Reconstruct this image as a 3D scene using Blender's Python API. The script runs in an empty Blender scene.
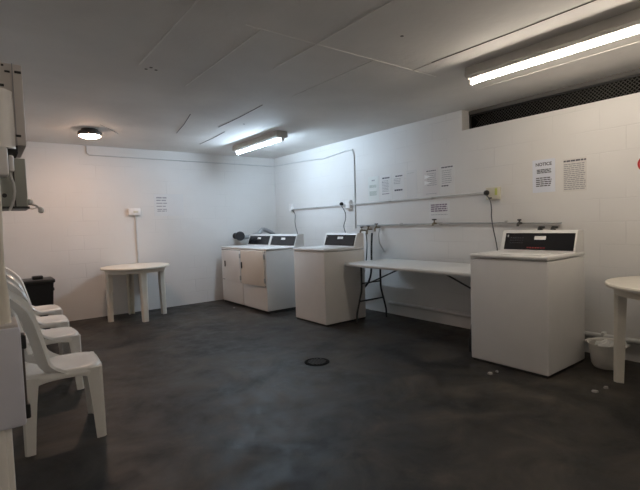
import bpy, bmesh, math, random
from mathutils import Vector, Matrix
random.seed(7)
sc = bpy.context.scene
COL = sc.collection
PI = math.pi

# ------------------------------------------------------------------ camera
F_PX = 439.65
RIGHT = Vector((0.7957, -0.6048, -0.0333))
CAM = Vector((-4.3139, -7.0042, 1.2664))
yaw, pitch, roll = 0.6488, -0.0513, -0.0333
fw = Vector((math.cos(pitch)*math.sin(yaw), math.cos(pitch)*math.cos(yaw), math.sin(pitch)))
r0 = Vector((math.cos(yaw), -math.sin(yaw), 0))
u0 = r0.cross(fw)
RT = (math.cos(roll)*r0 + math.sin(roll)*u0).normalized()
UP = (-math.sin(roll)*r0 + math.cos(roll)*u0).normalized()
cd = bpy.data.cameras.new('camera'); cd.sensor_width = 36; cd.lens = F_PX/640*36
cd.clip_start = 0.02
cam = bpy.data.objects.new('camera', cd); COL.objects.link(cam)
cam.matrix_world = Matrix(((RT.x, UP.x, -fw.x, CAM.x), (RT.y, UP.y, -fw.y, CAM.y), (RT.z, UP.z, -fw.z, CAM.z), (0, 0, 0, 1)))
sc.camera = cam

def at(x, y, ax, v):
    """the point where the sight line of photo pixel (x, y) meets the plane <ax> = v"""
    d = RT*((x-320)/F_PX) - UP*((y-245)/F_PX) + fw
    return CAM + d*((v-CAM[ax])/d[ax])

# ------------------------------------------------------------------ materials
def new_mat(name):
    m = bpy.data.materials.new(name); m.use_nodes = True
    return m, m.node_tree.nodes, m.node_tree.links, m.node_tree.nodes['Principled BSDF']

def mat(name, col, rough=.5, metal=0., var=.06, vscale=8., bump=0., bscale=60., spec=.5):
    m, N, L, b = new_mat(name)
    b.inputs['Roughness'].default_value = rough
    b.inputs['Metallic'].default_value = metal
    b.inputs['Specular IOR Level'].default_value = spec
    tc = N.new('ShaderNodeTexCoord')
    n = N.new('ShaderNodeTexNoise'); n.inputs['Scale'].default_value = vscale; n.inputs['Detail'].default_value = 5
    L.new(tc.outputs['Object'], n.inputs['Vector'])
    r = N.new('ShaderNodeValToRGB')
    r.color_ramp.elements[0].position = .3; r.color_ramp.elements[1].position = .7
    r.color_ramp.elements[0].color = (*[c*(1-var) for c in col], 1)
    r.color_ramp.elements[1].color = (*[min(1, c*(1+var)) for c in col], 1)
    L.new(n.outputs['Fac'], r.inputs['Fac']); L.new(r.outputs['Color'], b.inputs['Base Color'])
    if bump:
        n2 = N.new('ShaderNodeTexNoise'); n2.inputs['Scale'].default_value = bscale; n2.inputs['Detail'].default_value = 4
        L.new(tc.outputs['Object'], n2.inputs['Vector'])
        bp = N.new('ShaderNodeBump'); bp.inputs['Strength'].default_value = bump; bp.inputs['Distance'].default_value = .01
        L.new(n2.outputs['Fac'], bp.inputs['Height']); L.new(bp.outputs['Normal'], b.inputs['Normal'])
    return m

def emit(name, col, strength):
    m, N, L, b = new_mat(name)
    b.inputs['Base Color'].default_value = (.9, .9, .9, 1)
    b.inputs['Emission Color'].default_value = (*col, 1)
    b.inputs['Emission Strength'].default_value = strength
    return m

def wall_mat(name, axis, col):
    """white painted blockwork, courses 0.2 m; axis = the horizontal axis of the wall"""
    m, N, L, b = new_mat(name)
    b.inputs['Roughness'].default_value = .5
    tc = N.new('ShaderNodeTexCoord'); sx = N.new('ShaderNodeSeparateXYZ'); cx = N.new('ShaderNodeCombineXYZ')
    L.new(tc.outputs['Object'], sx.inputs[0])
    L.new(sx.outputs[axis], cx.inputs[0]); L.new(sx.outputs['Z'], cx.inputs[1])
    nz = N.new('ShaderNodeTexNoise'); nz.inputs['Scale'].default_value = 5; nz.inputs['Detail'].default_value = 3
    L.new(tc.outputs['Object'], nz.inputs['Vector'])
    wob = N.new('ShaderNodeVectorMath'); wob.operation = 'MULTIPLY_ADD'
    L.new(nz.outputs['Color'], wob.inputs[0]); wob.inputs[1].default_value = (.016, .016, .016); L.new(cx.outputs[0], wob.inputs[2])
    br = N.new('ShaderNodeTexBrick'); br.offset = .5
    br.inputs['Scale'].default_value = 1.0
    br.inputs['Brick Width'].default_value = .4; br.inputs['Row Height'].default_value = .2
    br.inputs['Mortar Size'].default_value = .007; br.inputs['Mortar Smooth'].default_value = .7
    br.inputs['Color1'].default_value = (1, 1, 1, 1); br.inputs['Color2'].default_value = (.985, .985, .985, 1)
    br.inputs['Mortar'].default_value = (0, 0, 0, 1)
    L.new(wob.outputs[0], br.inputs['Vector'])
    # the joints are filled with paint in places: fade them with a broad noise
    nf = N.new('ShaderNodeTexNoise'); nf.inputs['Scale'].default_value = 1.7; nf.inputs['Detail'].default_value = 3
    L.new(tc.outputs['Object'], nf.inputs['Vector'])
    rf = N.new('ShaderNodeValToRGB'); rf.color_ramp.elements[0].position = .46; rf.color_ramp.elements[1].position = .72
    L.new(nf.outputs['Fac'], rf.inputs['Fac'])
    jm = N.new('ShaderNodeMath'); jm.operation = 'MULTIPLY'
    L.new(br.outputs['Fac'], jm.inputs[0]); L.new(rf.outputs['Color'], jm.inputs[1])
    mix = N.new('ShaderNodeMixRGB'); mix.inputs[1].default_value = (*col, 1); mix.inputs[2].default_value = (*[c*.9 for c in col], 1)
    L.new(jm.outputs[0], mix.inputs[0])
    n2 = N.new('ShaderNodeTexNoise'); n2.inputs['Scale'].default_value = 1.1; n2.inputs['Detail'].default_value = 6
    L.new(tc.outputs['Object'], n2.inputs['Vector'])
    r2 = N.new('ShaderNodeValToRGB'); r2.color_ramp.elements[0].position = .3; r2.color_ramp.elements[1].position = .7
    r2.color_ramp.elements[0].color = (.93, .92, .9, 1); r2.color_ramp.elements[1].color = (1, 1, 1, 1)
    L.new(n2.outputs['Fac'], r2.inputs['Fac'])
    mul = N.new('ShaderNodeMixRGB'); mul.blend_type = 'MULTIPLY'; mul.inputs[0].default_value = 1
    L.new(mix.outputs[0], mul.inputs[1]); L.new(r2.outputs['Color'], mul.inputs[2])
    L.new(mul.outputs[0], b.inputs['Base Color'])
    n3 = N.new('ShaderNodeTexNoise'); n3.inputs['Scale'].default_value = 35; n3.inputs['Detail'].default_value = 5
    L.new(tc.outputs['Object'], n3.inputs['Vector'])
    h = N.new('ShaderNodeMath'); h.operation = 'MULTIPLY_ADD'
    L.new(n3.outputs['Fac'], h.inputs[0]); h.inputs[1].default_value = .25
    inv = N.new('ShaderNodeMath'); inv.operation = 'SUBTRACT'; inv.inputs[0].default_value = 1
    L.new(jm.outputs[0], inv.inputs[1]); L.new(inv.outputs[0], h.inputs[2])
    bp = N.new('ShaderNodeBump'); bp.inputs['Strength'].default_value = .35; bp.inputs['Distance'].default_value = .004
    L.new(h.outputs[0], bp.inputs['Height']); L.new(bp.outputs['Normal'], b.inputs['Normal'])
    return m

def floor_mat():
    m, N, L, b = new_mat('worn_dark_concrete')
    b.inputs['Specular IOR Level'].default_value = .34
    tc = N.new('ShaderNodeTexCoord')
    n = N.new('ShaderNodeTexNoise'); n.inputs['Scale'].default_value = 1.9; n.inputs['Detail'].default_value = 9; n.inputs['Roughness'].default_value = .62
    n.inputs['Distortion'].default_value = .8
    L.new(tc.outputs['Object'], n.inputs['Vector'])
    r = N.new('ShaderNodeValToRGB'); e = r.color_ramp.elements
    e[0].position = .38; e[0].color = (.011, .0105, .010, 1); e[1].position = .66; e[1].color = (.060, .052, .043, 1)
    L.new(n.outputs['Fac'], r.inputs['Fac'])
    v = N.new('ShaderNodeTexNoise'); v.inputs['Scale'].default_value = 5; v.inputs['Detail'].default_value = 10; v.inputs['Roughness'].default_value = .68
    L.new(tc.outputs['Object'], v.inputs['Vector'])
    r2 = N.new('ShaderNodeValToRGB'); r2.color_ramp.elements[0].position = .36; r2.color_ramp.elements[1].position = .66; r2.color_ramp.elements[0].color = (.40, .40, .41, 1); r2.color_ramp.elements[1].color = (1.6, 1.55, 1.48, 1)
    L.new(v.outputs['Fac'], r2.inputs['Fac'])
    mu = N.new('ShaderNodeMixRGB'); mu.blend_type = 'MULTIPLY'; mu.inputs[0].default_value = 1
    L.new(r.outputs['Color'], mu.inputs[1]); L.new(r2.outputs['Color'], mu.inputs[2]); L.new(mu.outputs[0], b.inputs['Base Color'])
    rr = N.new('ShaderNodeMapRange'); rr.inputs['From Min'].default_value = .3; rr.inputs['From Max'].default_value = .7; rr.inputs['To Min'].default_value = .36; rr.inputs['To Max'].default_value = .72
    L.new(v.outputs['Fac'], rr.inputs['Value']); L.new(rr.outputs[0], b.inputs['Roughness'])
    bp = N.new('ShaderNodeBump'); bp.inputs['Strength'].default_value = .18; bp.inputs['Distance'].default_value = .01
    L.new(v.outputs['Fac'], bp.inputs['Height']); L.new(bp.outputs['Normal'], b.inputs['Normal'])
    return m

WC = (.76, .75, .735)
M = dict(
    floor=floor_mat(),
    wall_x=wall_mat('painted_blockwork_back', 'X', WC),
    wall_y=wall_mat('painted_blockwork_side', 'Y', WC),
    ceiling=mat('ceiling_paint', (.76, .74, .71), .75, var=.07, vscale=1.5, bump=.15, bscale=25),
    rawbeam=mat('raw_concrete_beam', (.11, .105, .10), .8, bump=.3),
    joint=mat('ceiling_joint_filler', (.82, .80, .77), .7),
    crack=mat('ceiling_crack_dirt', (.20, .19, .18), .9),
    enamel=mat('white_enamel', (.78, .77, .75), .28, var=.015),
    enamel2=mat('cream_enamel', (.74, .68, .60), .33, var=.02),
    seam=mat('dark_gap_rubber_and_shade', (.03, .03, .03), .6),
    panel=mat('black_control_panel', (.012, .012, .014), .25),
    plastic=mat('white_plastic', (.80, .78, .73), .24, var=.03),
    plastic2=mat('cream_plastic', (.74, .70, .61), .4, var=.04),
    tabletop=mat('white_laminate', (.76, .76, .74), .3, var=.02),
    darksteel=mat('dark_grey_steel', (.06, .06, .06), .4, .6),
    chrome=mat('worn_chrome', (.5, .5, .5), .3, 1.),
    brass=mat('dull_brass_fitting', (.25, .21, .15), .4, .8),
    black=mat('black_plastic', (.012, .012, .012), .38),
    blackmat=mat('black_rubber', (.02, .02, .022), .6),
    pipe=mat('painted_conduit', (.62, .62, .61), .45),
    pipegrey=mat('grey_pipe', (.44, .44, .43), .45),
    cord=mat('grey_cord', (.08, .08, .085), .5),
    sheet=mat('paper', (.76, .755, .745), .6, var=.01),
    sheetblue=mat('bluish_paper', (.72, .75, .82), .6, var=.01),
    sheetgreen=mat('greenish_paper', (.72, .745, .72), .6, var=.01),
    sheetpink=mat('pinkish_paper', (.73, .70, .69), .6, var=.01),
    sheetgrey=mat('grey_printed_paper', (.68, .66, .63), .6, var=.01),
    brightwhite=mat('bright_white_tape', (.93, .93, .93), .4, var=.01),
    sleeve=mat('plastic_sleeve', (.745, .745, .74), .25, var=.01),
    ink=mat('dark_ink', (.10, .10, .12), .6),
    inkgrey=mat('grey_ink', (.33, .33, .35), .6),
    inkpurple=mat('purple_ink', (.22, .17, .23), .6),
    inkgreen=mat('green_grey_ink', (.42, .47, .43), .6),
    dullred=mat('dull_red_print', (.26, .025, .03), .5),
    inkfaint=mat('faint_print', (.07, .07, .075), .5),
    red=mat('red_paint', (.55, .02, .03), .5),
    boardgrey=mat('grey_green_cabinet', (.36, .37, .33), .45, var=.03),
    boardbeige=mat('beige_cabinet', (.60, .56, .53), .45, var=.04),
    boxblue=mat('pale_grey_metal', (.62, .63, .70), .4, var=.04),
    white=mat('white_casing', (.84, .82, .80), .4),
    wood=mat('cream_frame', (.6, .55, .47), .5),
    batten=mat('batten_housing', (.50, .48, .44), .45),
    rim=mat('bronze_rim', (.10, .085, .075), .4, .3),
    creamcase=mat('socket_cream', (.66, .63, .52), .4),  # plain cream casing colour, no emission
    yellow=mat('yellow_green_sticker', (.55, .60, .15), .5),
    cloth=mat('white_cloth', (.70, .70, .68), .9, bump=.4, bscale=30),
    foil=mat('silver_foil_hose', (.42, .43, .44), .35, .7),
    debris=mat('pale_scrap', (.30, .29, .28), .8),
    voidblack=mat('void_and_drain_black', (.004, .004, .004), .9, spec=.1),
    mesh=mat('black_mesh_wire', (.06, .056, .05), .5, .5),
    tube=emit('fluorescent_tube_cool', (.63, .81, 1.0), 165),
    tube2=emit('fluorescent_tube_neutral', (1.0, .88, .74), 60),
    fill_tube=emit('added_fill_tube', (1.0, .86, .74), 60),
    lens=emit('round_lamp_diffuser', (1.0, .66, .47), 100),
)

# ------------------------------------------------------------------ mesh helpers
class MB:
    """collects shapes and links them as one mesh object"""
    def __init__(s): s.bm = bmesh.new(); s.mi = 0
    def _merge(s, t):
        me = bpy.data.meshes.new('t'); 
        for f in t.faces: f.material_index = s.mi
        t.to_mesh(me); t.free(); s.bm.from_mesh(me); bpy.data.meshes.remove(me)
    def box(s, lo, hi, bev=0., seg=2, mx=None):
        t = bmesh.new(); bmesh.ops.create_cube(t, size=1)
        lo = Vector(lo); hi = Vector(hi); c = (lo+hi)/2; d = hi-lo
        for v in t.verts: v.co = Vector((v.co.x*d.x, v.co.y*d.y, v.co.z*d.z)) + c
        if bev: bmesh.ops.bevel(t, geom=t.edges[:], offset=min(bev, min(abs(x) for x in d)*.45), segments=seg, affect='EDGES', profile=.5)
        if mx: bmesh.ops.transform(t, matrix=mx, verts=t.verts[:])
        s._merge(t); return s
    def loft(s, rings, cap=True, closed=True):
        t = bmesh.new(); vs = [[t.verts.new(p) for p in r] for r in rings]; n = len(rings[0])
        for a, b in zip(vs, vs[1:]):
            for i in range(n if closed else n-1):
                t.faces.new((a[i], a[(i+1) % n], b[(i+1) % n], b[i]))
        if cap and closed:
            t.faces.new(list(reversed(vs[0]))); t.faces.new(vs[-1])
        bmesh.ops.recalc_face_normals(t, faces=t.faces[:]); s._merge(t); return s
    def tube(s, path, r, n=10, cap=True):
        P = [Vector(p) for p in path]; rings = []; ref = None
        for i, p in enumerate(P):
            d = ((P[min(i+1, len(P)-1)]-p).normalized() + (p-P[max(i-1, 0)]).normalized())
            d = d.normalized() if d.length > 1e-6 else Vector((0, 0, 1))
            if ref is None: ref = d.orthogonal().normalized()
            ref = (ref - d*ref.dot(d)); ref = ref.normalized() if ref.length > 1e-6 else d.orthogonal().normalized()
            q = d.cross(ref); rr = r[i] if isinstance(r, (list, tuple)) else r
            rings.append([p + (ref*math.cos(2*PI*k/n) + q*math.sin(2*PI*k/n))*rr for k in range(n)])
        return s.loft(rings, cap)
    def lathe(s, prof, c=(0, 0, 0), n=40, ax='Z', cap=True):
        rings = []
        for r, z in prof:
            ring = []
            for k in range(n):
                a = 2*PI*k/n; x, y = r*math.cos(a), r*math.sin(a)
                v = (x, y, z) if ax == 'Z' else ((z, x, y) if ax == 'X' else (x, z, y))
                ring.append(Vector(c)+Vector(v))
            rings.append(ring)
        return s.loft(rings, cap)
    def surf(s, fn, nu, nv, th):
        """a thick curved sheet from fn(u, v)"""
        t = bmesh.new(); g = [[t.verts.new(fn(i/nu, j/nv)) for j in range(nv+1)] for i in range(nu+1)]
        for i in range(nu):
            for j in range(nv): t.faces.new((g[i][j], g[i+1][j], g[i+1][j+1], g[i][j+1]))
        bmesh.ops.recalc_face_normals(t, faces=t.faces[:])
        bmesh.ops.solidify(t, geom=t.faces[:], thickness=th)
        bmesh.ops.recalc_face_normals(t, faces=t.faces[:]); s._merge(t); return s
    def build(s, name, m, parent=None, loc=None, rotz=0., smooth=True):
        me = bpy.data.meshes.new(name); s.bm.to_mesh(me); s.bm.free()
        for x in (m if isinstance(m, (list, tuple)) else [m]): me.materials.append(M[x] if isinstance(x, str) else x)
        if smooth:
            for p in me.polygons: p.use_smooth = True
            try: me.set_sharp_from_angle(angle=math.radians(38))
            except Exception: pass
        o = bpy.data.objects.new(name, me); COL.objects.link(o)
        if parent is not None: o.parent = parent
        if loc is not None: o.location = loc
        o.rotation_euler.z = rotz
        return o

def tag(o, label=None, cat=None, group=None, kind=None):
    if label: o['label'] = label
    if cat: o['category'] = cat
    if group: o['group'] = group
    if kind: o['kind'] = kind
    return o
def thing(name, label, cat, loc=(0, 0, 0), rotz=0., group=None):
    o = bpy.data.objects.new(name, None); COL.objects.link(o); o.empty_display_size = .1
    o.location = loc; o.rotation_euler.z = rotz
    return tag(o, label, cat, group)
def children(o): return [c for c in bpy.data.objects if c.parent == o]
def copy_tree(o, parent=None):
    c = o.copy(); COL.objects.link(c)
    if parent is not None: c.parent = parent
    for ch in children(o): copy_tree(ch, c)
    return c
def struct(mb, name, m, smooth=False):
    o = mb.build(name, m, smooth=smooth); o['kind'] = 'structure'; return o

# ------------------------------------------------------------------ the room
H = 2.468; XL = -4.5; YF = -8.3
GY = -4.02; GZ0, GZ1, GD = 2.24, 2.43, .15      # the mesh-covered gap at the top of the right wall
struct(MB().box((XL-.2, YF-.2, -.15), (.4, .2, 0)), 'floor', 'floor')
c = MB().box((XL-.2, YF-.2, H), (.4, .2, H+.10))
c.mi = 1
for x, y0, y1 in ((-3.345, -6.2, -3.6), (-2.885, -4.6, -3.3), (-2.465, -6.0, -4.05), (-1.92, -4.6, -3.5), (-1.49, -6.2, -4.6), (-.56, -5.9, -4.6)):
    c.box((x-.006, y0, H-.003), (x+.006, y1, H+.01))
c.box((-3.0, -4.606, H-.003), (-1.2, -4.594, H+.01))
c.mi = 2
for (x0, y0), (x1, y1) in (((-1.98, -1.96), (-2.02, -3.1)), ((-1.75, -.8), (-1.8, -1.75)), ((-2.3, -1.4), (-2.5, -2.4)), ((-1.505, -6.2), (-1.505, -4.8)), ((-2.9, -1.0), (-3.2, -1.45))):
    c.tube([(x0, y0, H+.001), ((x0+x1)/2+.012, (y0+y1)/2, H+.001), (x1, y1, H+.001)], .005, 6)
for px, py in ((146, 69), (151, 67.5), (156, 70), (244, 124), (402, 36)):
    q = at(px, py, 2, H); c.lathe([(.012, -.002), (.012, .004)], (q.x, q.y, H), 10)
struct(c, 'ceiling', ['ceiling', 'joint', 'crack'])
struct(MB().box((XL-.2, 0, 0), (.4, .2, H)), 'wall_back', 'wall_x')
w = MB()
w.box((0, GY, 0), (.3, 0, H)); w.box((0, YF, 0), (.3, GY, GZ0)); w.box((.29, YF, GZ0), (.3, GY, H)); w.mi = 1; w.box((GD-.02, YF, GZ1-.002), (.3, GY, H))
struct(w, 'wall_right', ['wall_y', 'rawbeam'])
struct(MB().box((XL-.2, YF, 0), (XL, 0, H)), 'wall_left', 'wall_y')
struct(MB().box((XL-.2, YF-.2, 0), (.4, YF, H)), 'wall_front', 'wall_x')

# mesh in the gap
g = thing('vent_grille', 'long black wire mesh closing the gap between right wall and ceiling', 'grille', (GD, -6.15, GZ0))
y0, y1 = -2.12, 6.15+GY
f = MB()
hh = GZ1-GZ0
f.box((-.012, y0, 0), (.012, y1, .018)); f.box((-.012, y0, hh-.018), (.012, y1, hh)); f.box((-.012, y1-.02, 0), (.012, y1, hh)); f.box((-.012, y0, 0), (.012, y0+.02, hh))
f.build('frame', 'black', g)
MB().box((.03, y0, 0), (.05, y1, hh)).build('dark_void_sheet', 'voidblack', g)  # black sheet stands in for the unlit void beyond the mesh
wm = MB(); k = y0
while k < y1-hh:
    wm.tube([(0, k, .01), (0, k+hh-.02, hh-.01)], .0028, 4); wm.tube([(.004, k+hh-.02, .01), (.004, k, hh-.01)], .0028, 4); k += .034
wm.build('wire_mesh', 'mesh', g)

# ------------------------------------------------------------------ lamps
def batten(x, y0, y1, tubemat, label):
    r = thing('fluorescent_light', label, 'ceiling light', (x, (y0+y1)/2, H), group='fluorescent ceiling lights'); h = (y1-y0)/2
    hb = MB()
    hb.loft([[(sx*a, yy, z) for sx, a, z in ((-1, .075, 0), (-1, .085, -.07), (-1, .05, -.088), (1, .05, -.088), (1, .085, -.07), (1, .075, 0))] for yy in (-h, h)])
    hb.build('housing', 'batten', r, smooth=False)
    for s in (-1, 1):
        e = MB().box((-.02, s*h-.012, -.13), (.02, s*h+.012, -.08), .006).build('lamp_holder', 'white', r)
    MB().tube([(0, -h+.012, -.108), (0, h-.012, -.108)], .0135, 14).build('fluorescent_tube', tubemat, r)
    return r
batten(-2.9, -8.15, -7.25, 'fill_tube', 'added unseen fluorescent fill light on the ceiling behind the viewpoint')  # added fill lamp, out of view, brightens the boards at the left
batten(-1.18, -2.14, -.86, 'tube', 'short fluorescent batten light on the far ceiling near the back wall')
batten(-1.10, -6.45, -4.87, 'tube2', 'long bright fluorescent batten light in front of the black mesh gap')

q = at(90, 137, 2, H-.09)
r = thing('round_ceiling_light', 'round ceiling lamp with dark rim glowing warm white near back left', 'ceiling light', (q.x, q.y, H))
MB().lathe([(.09, 0), (.095, -.02), (.12, -.028), (.130, -.04), (.130, -.068), (.12, -.076), (.10, -.075)]).build('rim', 'rim', r)
MB().lathe([(.118, -.073), (.112, -.085), (.09, -.095), (.05, -.101), (.01, -.103)]).build('diffuser', 'lens', r)

# ------------------------------------------------------------------ washing machines and dryers (front faces -X)
def console(root, w, x0, x1, zt, z1, red=False, inset=.036):
    """sloped control console at the back: w width (local Y from -w to 0)"""
    ya, yb = -w+.008, -.008
    b = MB(); prof = [(x0, zt), (x0+.012, zt), (x0+.07, z1-.012), (x0+.085, z1), (x1, z1), (x1, zt)]
    b.loft([[(x, yy, z) for x, z in prof] for yy in (ya, ya+.01, yb-.01, yb)])
    co = b.build('console', 'enamel', root)
    A = Vector((x0+.012, 0, zt)); B = Vector((x0+.07, 0, z1-.012)); d = (B-A).normalized(); nrm = Vector((-d.z, 0, d.x))
    def pt(s, y, off): p = A + (B-A)*s + nrm*off; return (p.x, y, p.z)
    def plate(s0, s1, ya, yb, o0, o1):
        return MB().loft([[pt(s0, ya, o0), pt(s0, yb, o0), pt(s1, yb, o0), pt(s1, ya, o0)], [pt(s0, ya, o1), pt(s0, yb, o1), pt(s1, yb, o1), pt(s1, ya, o1)]])
    pa, pb = ya+.014, yb-inset
    plate(.1, .93, pa, pb, -.002, .004).build('control_panel', 'panel', co, smooth=False)
    m = (pa+pb)/2
    plate(.60, .78, m-.06 if not red else m-.068, m+.05 if not red else m+.032, .003, .006).build('label_plate', 'white', co, smooth=False)
    plate(.72, .84, pb-.03, pb-.018, .003, .0055).build('badge', 'inkgrey', co, smooth=False)
    if red:
        t = MB()
        for i in range(7): 
            y = m+.09-i*.024; tmp = [[pt(.17, y, .003), pt(.17, y-.017, .003), pt(.23, y-.017, .003), pt(.23, y, .003)], [pt(.17, y, .0055), pt(.17, y-.017, .0055), pt(.23, y-.017, .0055), pt(.23, y, .0055)]]
            t.loft(tmp)
        t.build('red_lettering', 'dullred', co, smooth=False)
        for j in range(3):
            t = MB()
            for i in range(6):
                s = .42+.13*j; y = pb-.05-i*.022
                t.loft([[pt(s, y, .003), pt(s, y-.014, .003), pt(s+.03, y-.014, .003), pt(s+.03, y, .003)], [pt(s, y, .0048), pt(s, y-.014, .0048), pt(s+.03, y-.014, .0048), pt(s+.03, y, .0048)]])
            t.build('small_print', 'inkfaint', co, smooth=False)
    return co

def washer(label, x, y, w, dp, h, ztop, red):
    r = thing('washing_machine', label, 'washing machine', (x, y, 0), group='top loading washing machines')
    MB().box((0, -w, .02), (dp, 0, h-.042), .012, 3).build('body', 'enamel', r)
    MB().box((.012, -w+.012, .0), (dp-.012, -.012, .022)).build('plinth', 'seam', r, smooth=False)
    MB().box((-.004, -w-.002, h-.036), (dp, .002, h-.002), .012, 3).build('top_panel', 'enamel', r)
    l = MB().box((.03, -w+.06, h-.006), (dp-.2, -.06, h+.005), .007, 2)
    l.build('lid', 'enamel', r)
    console(r, w, dp-.185, dp, h-.008, ztop, red)
    return r
washer('white top loading washing machine right of the folding table, red lettering on its console', -.93, -4.72, .678, .65, .95, 1.13, True)
washer('white top loading washing machine between the dryers and the folding table', -1.10, -2.18, .66, .66, .945, 1.115, False)

def dryer(label, x, y, w, dp, h, ztop, ajar):
    r = thing('clothes_dryer', label, 'dryer', (x, y, 0), group='front loading dryers in the back corner')
    MB().box((0, -w+.007, .035), (dp, -.007, h-.03), .012, 3).build('body', 'enamel', r)
    MB().box((.03, -w+.012, 0), (dp-.012, -.012, .04)).build('plinth', 'seam', r, smooth=False)
    MB().box((-.003, -w+.002, h-.026), (dp, -.002, h), .012, 3).build('top_panel', 'enamel', r)
    for z in (.385, h-.052): MB().box((-.0015, -w+.03, z), (.003, -.03, z+.007)).build('seam', 'seam', r, smooth=False)
    # door, hinged at its right edge
    dw = .61 if ajar else .53
    hy = -w+.03
    d = MB().box((-.022, 0, -.25), (-.002, dw, .25), .008, 2).build('door', 'enamel2' if ajar else 'enamel', r, loc=(-.003, hy, .64 if ajar else .625), rotz=(math.radians(4.5) if ajar else math.radians(.4)))
    MB().box((-.034, dw-.045, -.02), (-.02, dw-.022, .075), .004).build('handle', 'darksteel', d)
    for z in (-.17, .17):
        MB().box((-.026, -.006, z-.035), (-.004, .008, z+.035), .003).build('hinge', 'pipegrey', d)
    console(r, w, dp-.19, dp, h-.004, ztop, False, inset=.04)
    return r
dryer('white front loading dryer in the far corner with a closed flush door', -1.222, -.20, .734, .66, .925, 1.10, False)
dryer('white front loading dryer next to the washing machine, cream door standing slightly ajar', -1.222, -.936, .734, .66, .925, 1.10, True)

# exhaust duct behind the dryers
q = at(241, 236, 1, -.25)
r = thing('exhaust_duct', 'round black ended exhaust duct with grey hose behind the corner dryer', 'duct', (q.x, -.12, q.z))
MB().tube([(-.03, -.16, 0), (-.012, -.11, 0), (.0, -.08, 0), (.02, .0, 0), (.02, .118, 0)], [.078, .078, .06, .055, .055], 24).build('duct_end', 'blackmat', r)
path = []
q2 = at(258, 234, 1, -.18)-Vector((q.x, -.12, q.z)); q3 = at(263, 229.5, 1, -.18)-Vector((q.x, -.12, q.z)); q4 = at(272, 233, 1, -.18)-Vector((q.x, -.12, q.z))
h = MB(); pts = []
P = [Vector((0.0, .0, 0)), Vector((.14, -.02, -.03)), q2, q3, q4, q4+Vector((.1, 0, -.13))]
for i in range(len(P)-1):
    for k in range(8):
        t = k/8; a, b = P[i], P[i+1]; pp = P[max(i-1, 0)]; nn = P[min(i+2, len(P)-1)]
        pts.append(.5*((2*a)+(b-pp)*t+(2*pp-5*a+4*b-nn)*t*t+(3*a-pp-3*b+nn)*t**3))
h.tube(pts, [.034+.004*(i % 2) for i in range(len(pts))], 14).build('flexible_hose', 'foil', r)

# ------------------------------------------------------------------ folding table
TX0, TX1, TY0, TY1, TZ = -.835, -.095, -4.70, -2.89, .762
r = thing('folding_table', 'long white folding table with dark tubular legs between two washing machines', 'table', ((TX0+TX1)/2, (TY0+TY1)/2, 0))
hx, hy = (TX1-TX0)/2, (TY1-TY0)/2
MB().box((-hx, -hy, TZ-.042), (hx, hy, TZ), .016, 3).build('tabletop', 'tabletop', r)
for s, ly in ((1, hy-.085), (-1, -hy+.13)):
    for sx in (-1, 1):
        MB().tube([(sx*.165, ly, TZ-.045), (sx*.165, ly, .45), (sx*.172, ly, .39), (sx*.19, ly, .33), (sx*.24, ly, .17), (sx*.255, ly, .11), (sx*.26, ly, 0)], .0125, 10).build('leg', 'darksteel', r)
    b = MB(); b.tube([(-.208, ly, .27), (.208, ly, .27)], .010, 8); b.tube([(-.165, ly, .49), (.165, ly, .49)], .009, 8); b.build('crossbar', 'darksteel', r)
    MB().tube([(0, ly, .49), (0, ly-s*.56, TZ-.045)], .009, 8).build('brace', 'darksteel', r)

# ------------------------------------------------------------------ round plastic tables
def round_table(label, x, y, rot, R, z, mtl):
    r = thing('round_table', label, 'table', (x, y, 0), rot, 'round plastic tables')
    MB().lathe([(R-.02, z-.035), (R-.004, z-.03), (R, z-.014), (R-.006, z-.003), (R-.02, z), (.02, z)], n=64).build('tabletop', mtl, r)
    MB().lathe([(R-.075, z-.085), (R-.06, z-.085), (R-.055, z-.03), (R-.08, z-.03)], n=48, cap=False).build('apron', mtl, r)
    for k in range(4):
        a = k*PI/2; ca, sa = math.cos(a), math.sin(a)
        def T(px, py, pz): return (px*ca-py*sa, px*sa+py*ca, pz)
        rings = []
        for t in (0, .06, .5, 1):
            zz = (z-.035)*(1-t); rad = (R-.10)+.01*t - (.01 if t == 0 else 0); wd = .052-.012*t; dpn = .04-.008*t
            sh = [(-dpn, -wd), (dpn*.4, -wd), (dpn, -wd*.6), (dpn, wd*.6), (dpn*.4, wd), (-dpn, wd), (-dpn, wd-.012), (dpn*.4, 0.006-.006), (-dpn, -wd+.012)]
            rings.append([T(rad+u, v, zz) for u, v in sh])
        MB().loft(rings).build('leg', mtl, r, smooth=False)
    return r
round_table('round cream plastic table standing against the back wall below the switch box', -2.65, -.47, 0, .455, .745, 'plastic2')
round_table('round cream plastic table cut off by the right edge beside the basin', -.46, -6.10, math.radians(110), .46, .755, 'plastic2')

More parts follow.
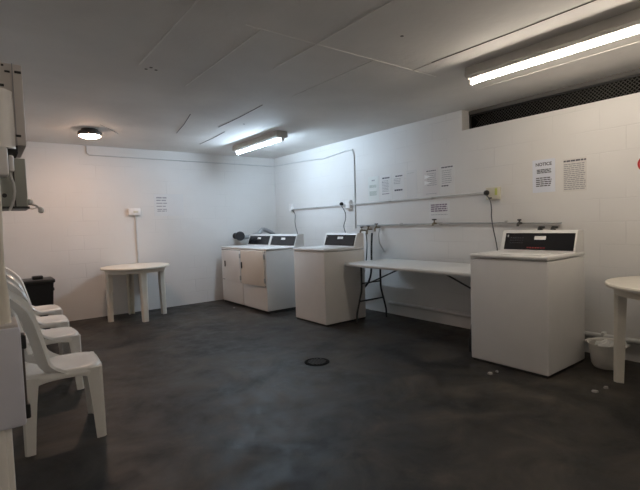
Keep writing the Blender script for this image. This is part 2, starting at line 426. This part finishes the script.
# ------------------------------------------------------------------ plastic chairs (seat faces +X)
def make_chair():
    r = thing('plastic_chair', 'x', 'chair', (0, 0, 0), 0, 'white plastic chairs in a row along the left side')
    def O(hx, hy, z, cx=.01, n=4.2, m=56):
        o = []
        for k in range(m):
            a = 2*PI*k/m; ca, sa = math.cos(a), math.sin(a)
            o.append((cx+hx*math.copysign(abs(ca)**(2/n), ca), hy*math.copysign(abs(sa)**(2/n), sa), z))
        return o
    st = MB()
    def low(pts, dz): return [(x, y, z-dz*min(1, (abs((x-.01)*y)/.0385))**3) for x, y, z in pts]
    st.loft([O(.06, .06, .424), O(.185, .183, .424), O(.20, .198, .412), low(O(.205, .203, .402), .05), low(O(.213, .211, .400), .05), low(O(.216, .214, .415), .01), O(.209, .207, .432), O(.196, .194, .442), O(.175, .174, .443, n=3.6), O(.13, .13, .436, n=3), O(.07, .07, .431, n=2.4), O(.01, .01, .430, n=2)])
    st.build('seat', 'plastic', r)
    # backrest
    def B(s, t):                                # s across -1..1, t up 0..1
        return Vector((-.165-.10*t-.03*t*t+.115*s*s+.09*s*s*max(0, 1-t/.17)**2, s*(.212-.015*t), .415+.525*t))
    bk = MB(); n = 44; out = []; inn = []
    for i in range(n+1):
        a = i/n
        if a < .36: s, t = -1, a/.36*.62
        elif a > .64: s, t = 1, (1-a)/.36*.62
        else:
            th = PI*(1-(a-.36)/.28); s, t = math.cos(th), .62+.38*math.sin(th)**.8
        out.append((s, t)); f = .73
        inn.append((s*f, t-.11*max(0, (t-.62)/.38)))
    t_ = bmesh.new()
    rows = [[t_.verts.new(B(s0+(s1-s0)*q, t0+(t1-t0)*q)+Vector((-.006*math.sin(PI*q), 0, 0))) for q in (0, .33, .66, 1)] for (s0, t0), (s1, t1) in zip(out, inn)]
    for a, b in zip(rows, rows[1:]):
        for k in range(3): t_.faces.new((a[k], a[k+1], b[k+1], b[k]))
    bmesh.ops.recalc_face_normals(t_, faces=t_.faces[:]); bmesh.ops.solidify(t_, geom=t_.faces[:], thickness=.020)
    bmesh.ops.recalc_face_normals(t_, faces=t_.faces[:]); bk._merge(t_)
    bk.surf(lambda u, v: B(-.82+1.64*u, .16+.10*v), 12, 3, .012)
    bk.build('back_frame', 'plastic', r)
    for cx in (-.45, -.15, .15, .45):
        MB().surf(lambda u, v: B(cx+(u-.5)*.17, .24+v*(.62+.22*math.sqrt(1-cx*cx)-.20)), 3, 8, .009).build('slat', 'plastic', r)
    for fx, fy in ((1, 1), (1, -1), (-1, 1), (-1, -1)):
        rings = []
        for t in (0, .12, .35, .7, 1):
            z = .43*(1-t); sp = t**1.3
            cx = fx*.188+(.01 if fx > 0 else -.002+.0*sp); cy = fy*(.168+.025*sp); wdt = .098-.045*t**.6; th = .026-.006*t
            ox, oy = cx+fx*.016, cy+fy*.036        # outer corner of an L section
            L_ = [(ox, oy-fy*.012), (ox-fx*.012, oy), (ox-fx*wdt, oy), (ox-fx*wdt, oy-fy*th), (ox-fx*th*1.6, oy-fy*th*1.6), (ox-fx*th, oy-fy*wdt), (ox, oy-fy*wdt)]
            rings.append([(x, y, z) for x, y in L_])
        MB().loft(rings).build('leg', 'plastic', r)
    return r
proto = make_chair()
for i, (x, y, rz, lab) in enumerate((
        (-3.992, -3.84, -3, 'white plastic chair nearest the camera beside the grey metal box'),
        (-3.975, -2.86, 2, 'white plastic chair second from the camera, directly behind the nearest chair'),
        (-3.955, -2.17, -1, 'white plastic chair third from the camera in the row of four'),
        (-3.93, -1.42, 3, 'white plastic chair farthest from the camera, closest to the black bin'))):
    o = proto if i == 0 else copy_tree(proto)
    o.location = (x, y, 0); o.rotation_euler.z = math.radians(rz); o['label'] = lab

# ------------------------------------------------------------------ black bin
r = thing('storage_bin', 'black lidded plastic bin against the back wall behind the chairs', 'bin', (-3.815, -.30, 0))
b = MB(); b.loft([[(sx*a, sy*c_, z) for sx, sy in ((-1, -1), (1, -1), (1, 1), (-1, 1))] for z, a, c_ in ((0, .12, .14), (.01, .125, .15), (.60, .155, .19), (.62, .16, .195))])
b.build('body', 'black', r)
MB().box((-.175, -.21, .615), (.175, .21, .66), .012, 2).build('lid', 'black', r)
MB().box((-.06, -.06, .655), (.06, .06, .70), .012, 2).build('lid_handle', 'black', r)
for z in (.50,): MB().box((.145, -.1, z), (.172, .1, z+.04), .01).build('side_handle', 'black', r)

# ------------------------------------------------------------------ basin behind the right table
r = thing('washing_basin', 'white plastic basin on the floor between washing machine and right table', 'basin', (-.285, -5.565, 0))
def ring(a, b_, z): return [(a*math.cos(2*PI*k/40), b_*math.sin(2*PI*k/40), z) for k in range(40)]
SC = .82
MB().loft([[(x*SC, y*.62, z*.98) for x, y, z in rg] for rg in [ring(.13, .15, 0), ring(.155, .175, .03), ring(.175, .20, .16), ring(.18, .205, .20), ring(.195, .22, .205), ring(.195, .22, .195), ring(.188, .212, .193), ring(.186, .212, .197), ring(.172, .197, .195), ring(.16, .185, .10), ring(.14, .165, .03), ring(.02, .02, .025)]]).build('tub', 'plastic', r)
for s in (-1, 1): MB().box((-.05, s*.14-.014, .186), (.05, s*.14+.014, .201), .005).build('handle', 'plastic', r)
def clump(u, v):
    a = u*2*PI; rr = .105*v
    return Vector((rr*math.cos(a), rr*math.sin(a)*.8, .17+.05*(1-v)+.018*math.sin(5*a+7*v)*v))
tag(MB().surf(clump, 30, 8, .004).build('folded_cloth', 'cloth', None, loc=(-.285, -5.565, .005)), 'crumpled white cloth lying in the white basin', 'cloth')

# ------------------------------------------------------------------ left side: meter boards, box on pedestal
PY = -4.95
def P(x, y): q = at(x, y, 1, PY); return q.x, q.z
xr, z1 = P(21.5, 65); xr2, zm = P(24, 146); zu = P(10, 152)[1]
r = thing('distribution_board', 'beige electrical cabinet with dark slots high on the left wall', 'electrical cabinet', (XL, PY, zm))
d = xr-XL
MB().box((-.002, 0, 0), (d, .34, z1-zm), .006).build('casing', 'boardbeige', r)
s = MB(); s.box((d-.033, -.003, .0), (d-.030, .002, z1-zm)); s.build('joint', 'inkgrey', r, smooth=False)
for px, py, w_, h_ in ((2, 65, 2, 1.5), (7, 71.5, 4, 1.5), (17.5, 72.5, 5, 2), (1.5, 85, 3.5, 2), (18.5, 136, 4, 2)):
    X, Z = P(px, py); kx = .0042; MB().box((X-XL-w_*kx/2, -.004, Z-zm-h_*kx/2), (X-XL+w_*kx/2, .004, Z-zm+h_*kx/2)).build('slot', 'seam', r, smooth=False)
X, Za = P(12, 92); _, Zb = P(12, 149)
cv = MB(); n = 12
cv.loft([[(xx, -.06*math.sqrt(max(0, 1-((xx-.0)/(X-XL))**4))-.004 if yy else .002, zz) for xx in [(X-XL)*i/n for i in range(n+1)] for yy in (1,)] + [(X-XL, .002, zz), (0, .002, zz)] for zz in (Zb-zm, Za-zm)])
cv.build('cover', 'white', r)
MB().box((0, .004, -.028), (d-.03, .3, .0)).build('underside_shadow', 'seam', r, smooth=False)  # dark slab stands for the shadow under the cabinet

xr, z1 = P(25.2, 158.5); _, z0 = P(26.5, 207.5)
r = thing('meter_box', 'grey green metal box on the left wall under the beige electrical cabinet', 'electrical box', (XL, PY, z0))
d = xr-XL; hh = z1-z0
MB().box((-.002, 0, 0), (d, .22, hh), .005).build('casing', 'boardgrey', r)
X, Z = P(14, 180); MB().box((X-XL-.002, -.002, .0), (X-XL+.002, .003, hh)).build('joint', 'seam', r, smooth=False)
X, Z = P(4.5, 195.5); MB().lathe([(.008, -.004), (.008, .004)], (X-XL, 0, Z-z0), 12, 'Y').build('screw', 'seam', r)
MB().box((0, -.004, -.004), (d+.004, .22, .004)).build('bottom_rim', 'darksteel', r, smooth=False)
wr = MB(); a = [P(*q) for q in ((26, 203.5), (31, 204), (37, 205.5), (41, 209.5))]
wr.tube([(x_-XL, .02, z_-z0) for x_, z_ in a], .0035, 6)
a = [P(*q) for q in ((26, 208), (33, 209), (38, 207))]; wr.tube([(x_-XL, .02, z_-z0) for x_, z_ in a], .002, 6)
wr.build('wire', 'boardbeige', r)
for px, py in ((30.5, 201.5), (41.5, 210)):
    X, Z = P(px, py); MB().lathe([(.003, -.012), (.010, -.008), (.011, 0), (.008, .008), (.003, .011)], (X-XL, .02, Z-z0), 12).build('clip', 'white', r)

X, Za = P(6.5, 150.5); _, Zb = P(6.5, 178)
r = thing('isolator_box', 'small white switch casing with plugged grey cable on the left boards', 'switch box', (X, PY, Zb))
MB().box((-(X-XL)+.0, -.09, 0), (0, -.001, Za-Zb), .008).build('casing', 'white', r)
Xp, Zp = P(9.5, 165)
MB().box((.001, -.06, Zp-Zb-.03), (Xp-X+.012, -.02, Zp-Zb+.03), .006).build('plug', 'white', r)
a = [P(*q) for q in ((9, 171), (10, 176), (13, 184), (14.3, 192), (13.5, 200), (11.5, 206), (9, 211))]
MB().tube([(x_-X, -.035, z_-Zb) for x_, z_ in a], .0045, 8).build('cable', 'pipe', r)

# grey box on white pedestal, near camera
BY = -5.6
def B5(x, y): q = at(x, y, 1, BY); return q.x, q.z
xr, z0 = B5(25.5, 426); _, z1 = B5(22.5, 327)
xr = B5(24, 380)[0]
r = thing('metal_cash_box', 'pale grey metal box on a white ridged pedestal at the left edge', 'metal box', (XL, BY, 0))
d = xr-XL
MB().box((0, 0, z0), (d, .16, z1), .008, 2).build('casing', 'boxblue', r)
MB().box((0, .01, z1-.004), (d-.004, .15, z1+.008), .003).build('top_plate', 'boardbeige', r)
hg = MB(); hg.box((d-.001, .03, z0+.035), (d+.006, .045, z1-.03)); hg.build('hinge_strip', 'rim', r, smooth=False)
for z in (z0+.03, z1-.045): MB().box((d-.001, .02, z-.02), (d+.012, .06, z+.02), .004).build('hasp', 'black', r)
pd_x = B5(13.5, 445)[0]-XL
pp = MB(); pp.box((.0, .03, 0), (pd_x, .14, z0+.002), .006)
for i in range(4): pp.box((pd_x*(i+.5)/4-.012, .022, .005), (pd_x*(i+.5)/4+.012, .034, z0-.004), .005)
pp.build('pedestal', 'plastic', r)
# pipe that comes down to the box
r = thing('cable_pipe', 'cream pipe dropping from the meter boards to the grey metal box', 'pipe', (XL, BY+.06, 0))
a = [at(x_, y_, 1, BY+.06) for x_, y_ in ((-3.5, 205), (-3, 240), (-1.5, 275), (.5, 300), (2.5, 325))]
MB().tube([(v.x-XL, 0, v.z) for i, v in enumerate(a)], [.012, .013, .016, .02, .021], 14).build('pipe_run', 'plastic2', r)
v = at(-3.5, 205, 1, BY+.06)
MB().tube([(v.x-XL, 0, v.z-.01), (v.x-XL, 0, 1.5)], .012, 12).build('upper_pipe', 'plastic2', r)
MB().box((0, -.02, 1.42), (v.x-XL+.01, .02, 1.45), .004).build('bracket', 'boardbeige', r)

# ------------------------------------------------------------------ conduits, sockets, pipes
def W(x, y): return at(x, y, 0, 0)      # on the right wall
def K(x, y): return at(x, y, 1, 0)      # on the back wall
def run(name, label, cat, pts, rad, m, clips=(), off=None):
    """a pipe run on the walls; origin on its first point"""
    o = thing(name, label, cat, pts[0])
    MB().tube([Vector(p)-Vector(pts[0]) for p in pts], rad, 10).build('pipe_run', m, o)
    for c_ in clips:
        q = Vector(c_)-Vector(pts[0]); MB().box(q-Vector((rad*1.3, .012, rad*1.5)), Vector((-pts[0][0]+.001, q.y+.012, q.z+rad*1.5)), .002).build('saddle', m, o)
    return o
e = .0105
a = K(87, 160); zc = 2.335
pts = [(a.x, -e, H-.005), (a.x, -e, zc+.03), (a.x+.03, -e, zc), (-.04, -e, zc-.01), (-e, -.04, zc-.01)]
for q in ((304.4, 161), (324.7, 158.4), (346, 151)): 
    v = W(*q); pts.append((-e, v.y, v.z))
v = W(354.5, 156); 
vt = W(350, 150.6)
pts += [(-e, v.y-.0+.03, vt.z), (-e, v.y, v.z-.0)]
v = W(356, 228); pts += [(-e, v.y, v.z)]
run('conduit', 'thin conduit from back wall under ceiling turning down towards the middle washing machine', 'conduit', pts, .0095, 'pipe')
p0 = W(297, 208.5); p1 = W(487, 192)
zc = 1.515
run('conduit', 'long horizontal painted conduit directly below the row of notices over the folding table', 'conduit', [(-.030, W(350, 204.5).y-.052, zc), (-.030, W(494.5, 193).y+.077, zc+.015)], .008, 'pipe', [(-.030, y_, zc+.006) for y_ in (-2.9, -3.6)])
run('conduit', 'short horizontal conduit between the far socket and the socket above the middle washing machine', 'conduit', [(-.03, W(292.5, 207.5).y-.047, zc), (-.03, W(350, 204.5).y+.052, zc)], .008, 'pipe', [(-.03, -1.3, zc)])

def socket(label, px, py, w_, h_, m='white'):
    v = W(px, py)
    o = thing('power_socket', label, 'socket', (0, v.y, v.z), group='wall sockets on the right wall')
    MB().box((-.045, -w_/2, -h_/2), (0, w_/2, h_/2), .006).build('back_box', m, o)
    MB().box((-.052, -w_/2+.006, -h_/2+.006), (-.044, w_/2-.006, h_/2-.006), .003).build('face_plate', m, o)
    return o
socket('small white wall socket above the dryer at the far end of the conduit', 292.5, 207.5, .09, .13)
socket('white wall socket above the middle washing machine', 350, 204.5, .10, .13)
s3 = socket('cream double socket above the right washing machine', 494.5, 193.5, .15, .13, 'creamcase')
MB().box((-.055, -.062, -.02), (-.051, -.035, .05), .001).build('sticker', 'yellow', s3)
MB().box((-.056, .0, -.055), (-.051, .04, -.04), .001).build('switch', 'seam', s3)

def plug(label, px, py, path, dist, rad=.006, endx=None, pm='black'):
    v = W(px, py); o = thing('power_plug', label, 'plug', (-.052, v.y, v.z), group='plugs with hanging cords')
    MB().lathe([(.026, 0), (.03, -.012), (.026, -.03), (.014, -.045)], (0, 0, 0), 16, 'X').build('plug_body', pm, o)
    pts = [Vector((-.035, 0, -.012))]
    n = len(path)
    for i, q in enumerate(path):
        xx = -.085 + ((endx+.085)*((i+1)/n)**2 if endx is not None else 0)
        pts.append(at(q[0], q[1], 0, xx)-Vector((-.052, v.y, v.z)))
    sm = []
    for i in range(len(pts)-1):
        for k in range(5):
            t = k/5; a_, b_ = pts[i], pts[i+1]; pp_ = pts[max(i-1, 0)]; nn_ = pts[min(i+2, len(pts)-1)]
            sm.append(.5*((2*a_)+(b_-pp_)*t+(2*pp_-5*a_+4*b_-nn_)*t*t+(3*a_-pp_-3*b_+nn_)*t**3))
    sm.append(pts[-1])
    MB().tube(sm, rad, 8).build('cord', 'cord', o)
    return o
plug('dark cord hanging from the far socket down behind the second dryer', 295.5, 209, ((295, 214), (295, 222), (296, 228), (297.5, 234), (298, 242)), 0, pm='white')
plug('black plug and wavy cord above the middle washing machine', 345, 204, ((345, 212), (345.5, 219), (343.8, 226), (345.5, 233), (347, 241)), 0)
plug('black plug with long dark cord dropping behind the right washing machine', 490, 193, ((490, 200), (491.5, 209), (491.5, 217), (493.5, 230), (497, 247), (498, 262)), 0)

# water supply pipe at 1.2 m
pa = W(359, 226); pb = W(563, 223)
zc0, zc1 = 1.203, 1.187
o = run('water_pipe', 'grey water supply pipe running along the right wall above the folding table', 'pipe', [(-.03, pa.y, zc0), (-.03, -4.0, 1.207), (-.03, pb.y, zc1)], .0105, 'pipegrey', [(-.03, y_, 1.205) for y_ in (-3.1, -3.72, -4.55)])
def tap(label, px, py, down=.07, m='brass', hz=.03):
    v = W(px, py); o = thing('water_tap', label, 'tap', (-.03, v.y, v.z), group='taps on the supply pipe')
    t = MB(); t.tube([(.031, 0, -.016), (-.055, 0, -.016), (-.07, 0, -.03), (-.07, 0, -down)], [.010, .014, .013, .012], 12); t.tube([(-.04, 0, -.02), (-.04, 0, hz)], .009, 10)
    t.build('spout', m, o)
    h_ = MB(); h_.tube([(-.04, -(.03 if hz > .02 else .018), hz), (-.04, (.03 if hz > .02 else .018), hz)], .008, 8); h_.lathe([(.012, hz-.008), (.012, hz+.008)], (-.04, 0, 0), 12); h_.build('handle', 'darksteel', o)
    return o
tap('brass tap on the pipe left of the stopcock above the middle washing machine', 365.5, 229)
tap('brass tap with the dark hose beside the middle washing machine', 372, 228, .085)
tap('dark tap at the start of the pipe above the folding table end', 380, 226)
tap('small dark tap halfway along the pipe above the folding table', 438, 222, .04)
tap('dark stopcock on the pipe above the right washing machine', 523, 221.5, .045, 'darksteel', .018)
tap('left of the two taps right behind the right washing machine console', 544, 225.5, .07, 'darksteel', -.035)
tap('right of the two taps right behind the right washing machine console', 557, 225.5, .07, 'darksteel', -.035)
# hoses from the taps
def hose(label, pts, m='blackmat', rad=.012):
    C_ = [Vector(p) for p in pts]; P_ = []
    for i in range(len(C_)-1):
        for k in range(5):
            t = k/5; a_, b_ = C_[i], C_[i+1]; pp_ = C_[max(i-1, 0)]; nn_ = C_[min(i+2, len(C_)-1)]
            P_.append(.5*((2*a_)+(b_-pp_)*t+(2*pp_-5*a_+4*b_-nn_)*t*t+(3*a_-pp_-3*b_+nn_)*t**3))
    P_.append(C_[-1])
    o = MB().tube([p-P_[0] for p in P_], rad, 10).build('hose', m, None, loc=P_[0]); tag(o, label, 'hose', 'water hoses by the washing machine'); return o
def hp(x, y, xx): return at(x, y, 0, xx)
hose('thick dark hose from tap down behind the end of the folding table', [hp(372, 233, -.10), hp(371.5, 245, -.10), hp(371.5, 262, -.10), hp(371.3, 270, -.1), hp(370, 278, -.1), hp(366.5, 285, -.1), hp(361, 289, -.1), hp(350, 290, -.06), (.0004, -2.36, .56)], rad=.014)
hose('thin dark hose close to the side of the middle washing machine', [hp(366, 233, -.10), hp(367, 245, -.10), hp(366, 262, -.10), hp(363, 270, -.1), hp(355, 276, -.06), (.0004, -2.36, .64)], rad=.008)
hose('pale curved hose hanging from the pipe above the folding table', [hp(379.5, 229, -.10), hp(378.5, 235, -.10), hp(379.5, 243, -.08), hp(383, 249, -.03), hp(384, 251, .001)], 'pipe', .009)

# low drain pipe
a = W(391, 304); zl = .175
run('drain_pipe', 'white painted drain pipe running low along the right wall under the table', 'pipe', [(.0, -2.86, .155), (-.02, -2.86, .155), (-.035, -2.88, .155), (-.035, -4.1, .165), (-.035, -7.6, .205)], .024, 'pipe', [(-.035, y_, .185) for y_ in (-5.45,)])

# switch box on the back wall
v = K(134, 211.8)
r = thing('switch_box', 'small white switch box on the back wall above the round table', 'switch box', (v.x, 0, v.z))
MB().box((-.085, -.05, -.05), (.085, 0, .05), .006).build('casing', 'white', r)
MB().box((-.02, -.056, -.015), (.05, -.048, .015), .003).build('rocker_switch', 'creamcase', r)
MB().tube([(.015, -.014, -.045), (.02, -.014, -v.z+.3)], .011, 10).build('conduit', 'pipe', r)

# ------------------------------------------------------------------ notices
def notice(label, y0, y1, z0, z1, m, blocks, group, wall='right', name='paper_notice', heading=None):
    """blocks: (u0, u1, v, thick, material, part) text strokes, u from the left edge, v from the top, both 0..1"""
    w_, h_ = abs(y1-y0), z1-z0
    if wall == 'right': loc = (.0006, y0, z1); rot = -PI/2
    else: loc = (y0, .0006, z1); rot = 0
    o = thing(name, label, 'notice', loc, rot, group)      # local X to the right, local -Y out of the wall
    MB().box((0, -.0025, -h_), (w_, 0, 0)).build('sheet', m, o, smooth=False)
    by = {}
    for u0, u1, v_, th, mm, part in blocks:
        t = by.setdefault((part, mm), MB()); u = u0
        while u < u1-.01:                                   # words of uneven length
            l_ = min(u1-u, random.uniform(.09, .2))
            t.box((u*w_, -.0036, -(v_+th/2)*h_), ((u+l_)*w_, -.002, -(v_-th/2)*h_)); u += l_+.025
    for (part, mm), t in by.items(): t.build(part, mm, o, smooth=False)
    if heading:
        txt, u0, v_, hgt = heading
        cu = bpy.data.curves.new('t', 'FONT'); cu.body = txt; cu.size = hgt*1.4; cu.extrude = .0008; cu.offset = .0012; cu.align_x = 'CENTER'
        to = bpy.data.objects.new('t', cu); COL.objects.link(to)
        me = bpy.data.meshes.new_from_object(to); bpy.data.objects.remove(to)
        me.transform(Matrix.Translation((u0*w_, -.0032, -v_*h_-hgt/2)) @ Matrix.Rotation(PI/2, 4, 'X'))
        me.materials.clear(); me.materials.append(M['ink'])
        ho = bpy.data.objects.new('heading', me); COL.objects.link(ho); ho.parent = o
    return o
def lines(u0, u1, v0, v1, n, th, m, jag=.08): return [(u0, u1-random.uniform(0, jag), v0+(v1-v0)*i/(n-1), th, m, 'print') for i in range(n)]
G1 = 'notices on the right wall above the folding table'; G2 = 'notices above the right washing machine'
notice('pale greenish notice at the far left of the row above the folding table', -2.485, -2.69, 1.54, 1.875, 'sheetgreen',
       [(.35, .65, .16, .05, 'inkgrey', 'heading')]+lines(.12, .8, .36, .44, 3, .03, 'inkgreen')+lines(.12, .8, .62, .76, 4, .035, 'inkgreen'), G1)
notice('white notice with bold heading, second from left above the folding table', -2.715, -2.925, 1.54, 1.875, 'sheet',
       [(.22, .85, .13, .055, 'ink', 'heading')]+lines(.2, .8, .24, .66, 8, .02, 'inkgrey')+[(.2, .28, .3, .03, 'ink', 'print'), (.2, .3, .76, .035, 'ink', 'print'), (.35, .8, .76, .03, 'inkpurple', 'print')], G1)
notice('white notice with dark closing line, third from left above the folding table', -2.95, -3.15, 1.54, 1.875, 'sheet',
       [(.25, .85, .12, .045, 'ink', 'heading')]+lines(.1, .75, .22, .4, 4, .018, 'inkgrey')+[(.15, .85, .66, .06, 'ink', 'print')], G1)
notice('blank pale sheet in the middle of the row above the folding table', -3.19, -3.36, 1.54, 1.885, 'sleeve', [(.1, .75, .1, .012, 'inkgreen', 'print')], G1)
n5 = notice('pinkish notice with two white arrow marks above the folding table', -3.45, -3.685, 1.545, 1.875, 'sheetpink',
       [(.25, .85, .10, .03, 'ink', 'heading')]+lines(.3, .9, .2, .62, 7, .018, 'inkgrey')+[(.2, .9, .93, .015, 'inkgrey', 'print')], G1)
for v_ in (.30, .52):
    MB().loft([[(.03, yy, -(v_-.07)*.33), (.03, yy, -(v_+.07)*.33), (.135, yy, -(v_)*.33)] for yy in (-.0035, -.006)]).build('arrow', 'brightwhite', n5, smooth=False)
notice('white notice with bold heading, rightmost of the row above the folding table', -3.705, -3.91, 1.555, 1.88, 'sheet',
       [(.12, .9, .06, .04, 'ink', 'heading')]+lines(.15, .85, .18, .62, 7, .018, 'inkgrey')+[(.12, .6, .72, .04, 'ink', 'print')], G1)
v0, v1 = W(429, 202), W(450, 218)
notice('small white notice with purple print between the conduit and the water pipe', v0.y, v1.y, v1.z, v0.z, 'sheet',
       lines(.1, .9, .2, .56, 4, .075, 'inkpurple', .03)+[(.1, .9, .78, .03, 'inkgrey', 'print')], G1)
v0, v1 = W(532.5, 161.5), W(555.3, 191)
notice('bluish white notice headed NOTICE above the right washing machine', v0.y, v1.y, 1.485, 1.80, 'sheetblue',
       lines(.2, .85, .31, .40, 3, .03, 'ink', .1)+lines(.16, .88, .56, .80, 5, .032, 'ink', .1), G2, heading=('NOTICE', .5, .14, .03))
v0, v1 = W(563, 161), W(587, 189)
notice('grey densely printed notice with underlined heading, right of the bluish one', v0.y, v1.y, 1.475, 1.775, 'sheetgrey',
       [(.03, .97, .07, .05, 'ink', 'heading')]+lines(.04, .96, .17, .93, 14, .028, 'inkgrey'), G2)
v0, v1 = K(153.5, 194), K(184, 215.5)
notice('clear sleeved notice alone on the back wall, dark print at its left', v0.x, v1.x, v1.z, v0.z, 'sleeve',
       [(.08, .42, .17, .06, 'inkgrey', 'heading'), (.08, .40, .29, .05, 'inkgrey', 'print')]+lines(.08, .45, .42, .56, 2, .04, 'inkgrey')+lines(.1, .45, .7, .78, 2, .04, 'inkgrey'), None, 'back')
# prohibition sign at the right edge
v = W(637.3, 164.3)
r = thing('prohibition_sign', 'white sign with a red ring cut off at the right edge', 'sign', (.0006, v.y-.068, v.z), -PI/2)
MB().box((-.062, -.003, -.085), (.085, 0, .085)).build('plate', 'sheet', r, smooth=False)
t = MB(); ro, ri = .066, .048
t.loft([[(rr*math.cos(2*PI*k/40), yy, rr*math.sin(2*PI*k/40)) for k in range(40)] for rr, yy in ((ri, -.003), (ri, -.005), (ro, -.005), (ro, -.003))], cap=False)
t.build('ring', 'red', r)

# ------------------------------------------------------------------ floor drain and scraps
q = at(317, 362, 2, 0)
r = thing('floor_drain', 'round dark floor drain in the middle of the concrete floor', 'drain', (q.x, q.y, 0))
MB().lathe([(.115, 0), (.115, .004), (.09, .006), (.085, .003)], n=36).build('rim', 'voidblack', r)
t = MB()
for i in range(-3, 4):
    l_ = math.sqrt(max(0, .083**2-(i*.023)**2)); t.box((i*.023-.005, -l_, .002), (i*.023+.005, l_, .007))
t.build('grate', 'black', r)
for i, (px, py, s_, lab) in enumerate(((490, 374, .035, 'small pale scrap of paper on the floor before the right washing machine'), (497, 372, .02, 'tiny pale crumb on the floor before the right washing machine'),
                                      (595, 392, .03, 'small pale scrap on the floor by the leg of the right table'), (606, 388, .025, 'tiny pale crumb beside the foot of the right table'),
                                      (234, 308, .03, 'small pale scrap on the floor in front of the dryers'))):
    q = at(px, py, 2, 0); t = MB(); n = 7
    t.loft([[(s_*(.6+.4*random.random())*math.cos(2*PI*k/n)*(1-z*20), s_*.6*math.sin(2*PI*k/n)*(1-z*20), z) for k in range(n)] for z in (0, .006, .012)])
    tag(t.build('scrap', 'debris', None, loc=(q.x, q.y, 0), rotz=i), lab, 'litter', 'scraps on the floor')

# ------------------------------------------------------------------ world and view
wd = bpy.data.worlds.new('world'); sc.world = wd; wd.use_nodes = True
wd.node_tree.nodes['Background'].inputs[0].default_value = (.02, .022, .025, 1)
wd.node_tree.nodes['Background'].inputs[1].default_value = .2
sc.view_settings.view_transform = 'Standard'; sc.view_settings.look = 'None'
sc.view_settings.gamma = 1; sc.view_settings.use_curve_mapping = False
sc.view_settings.exposure = 0.18
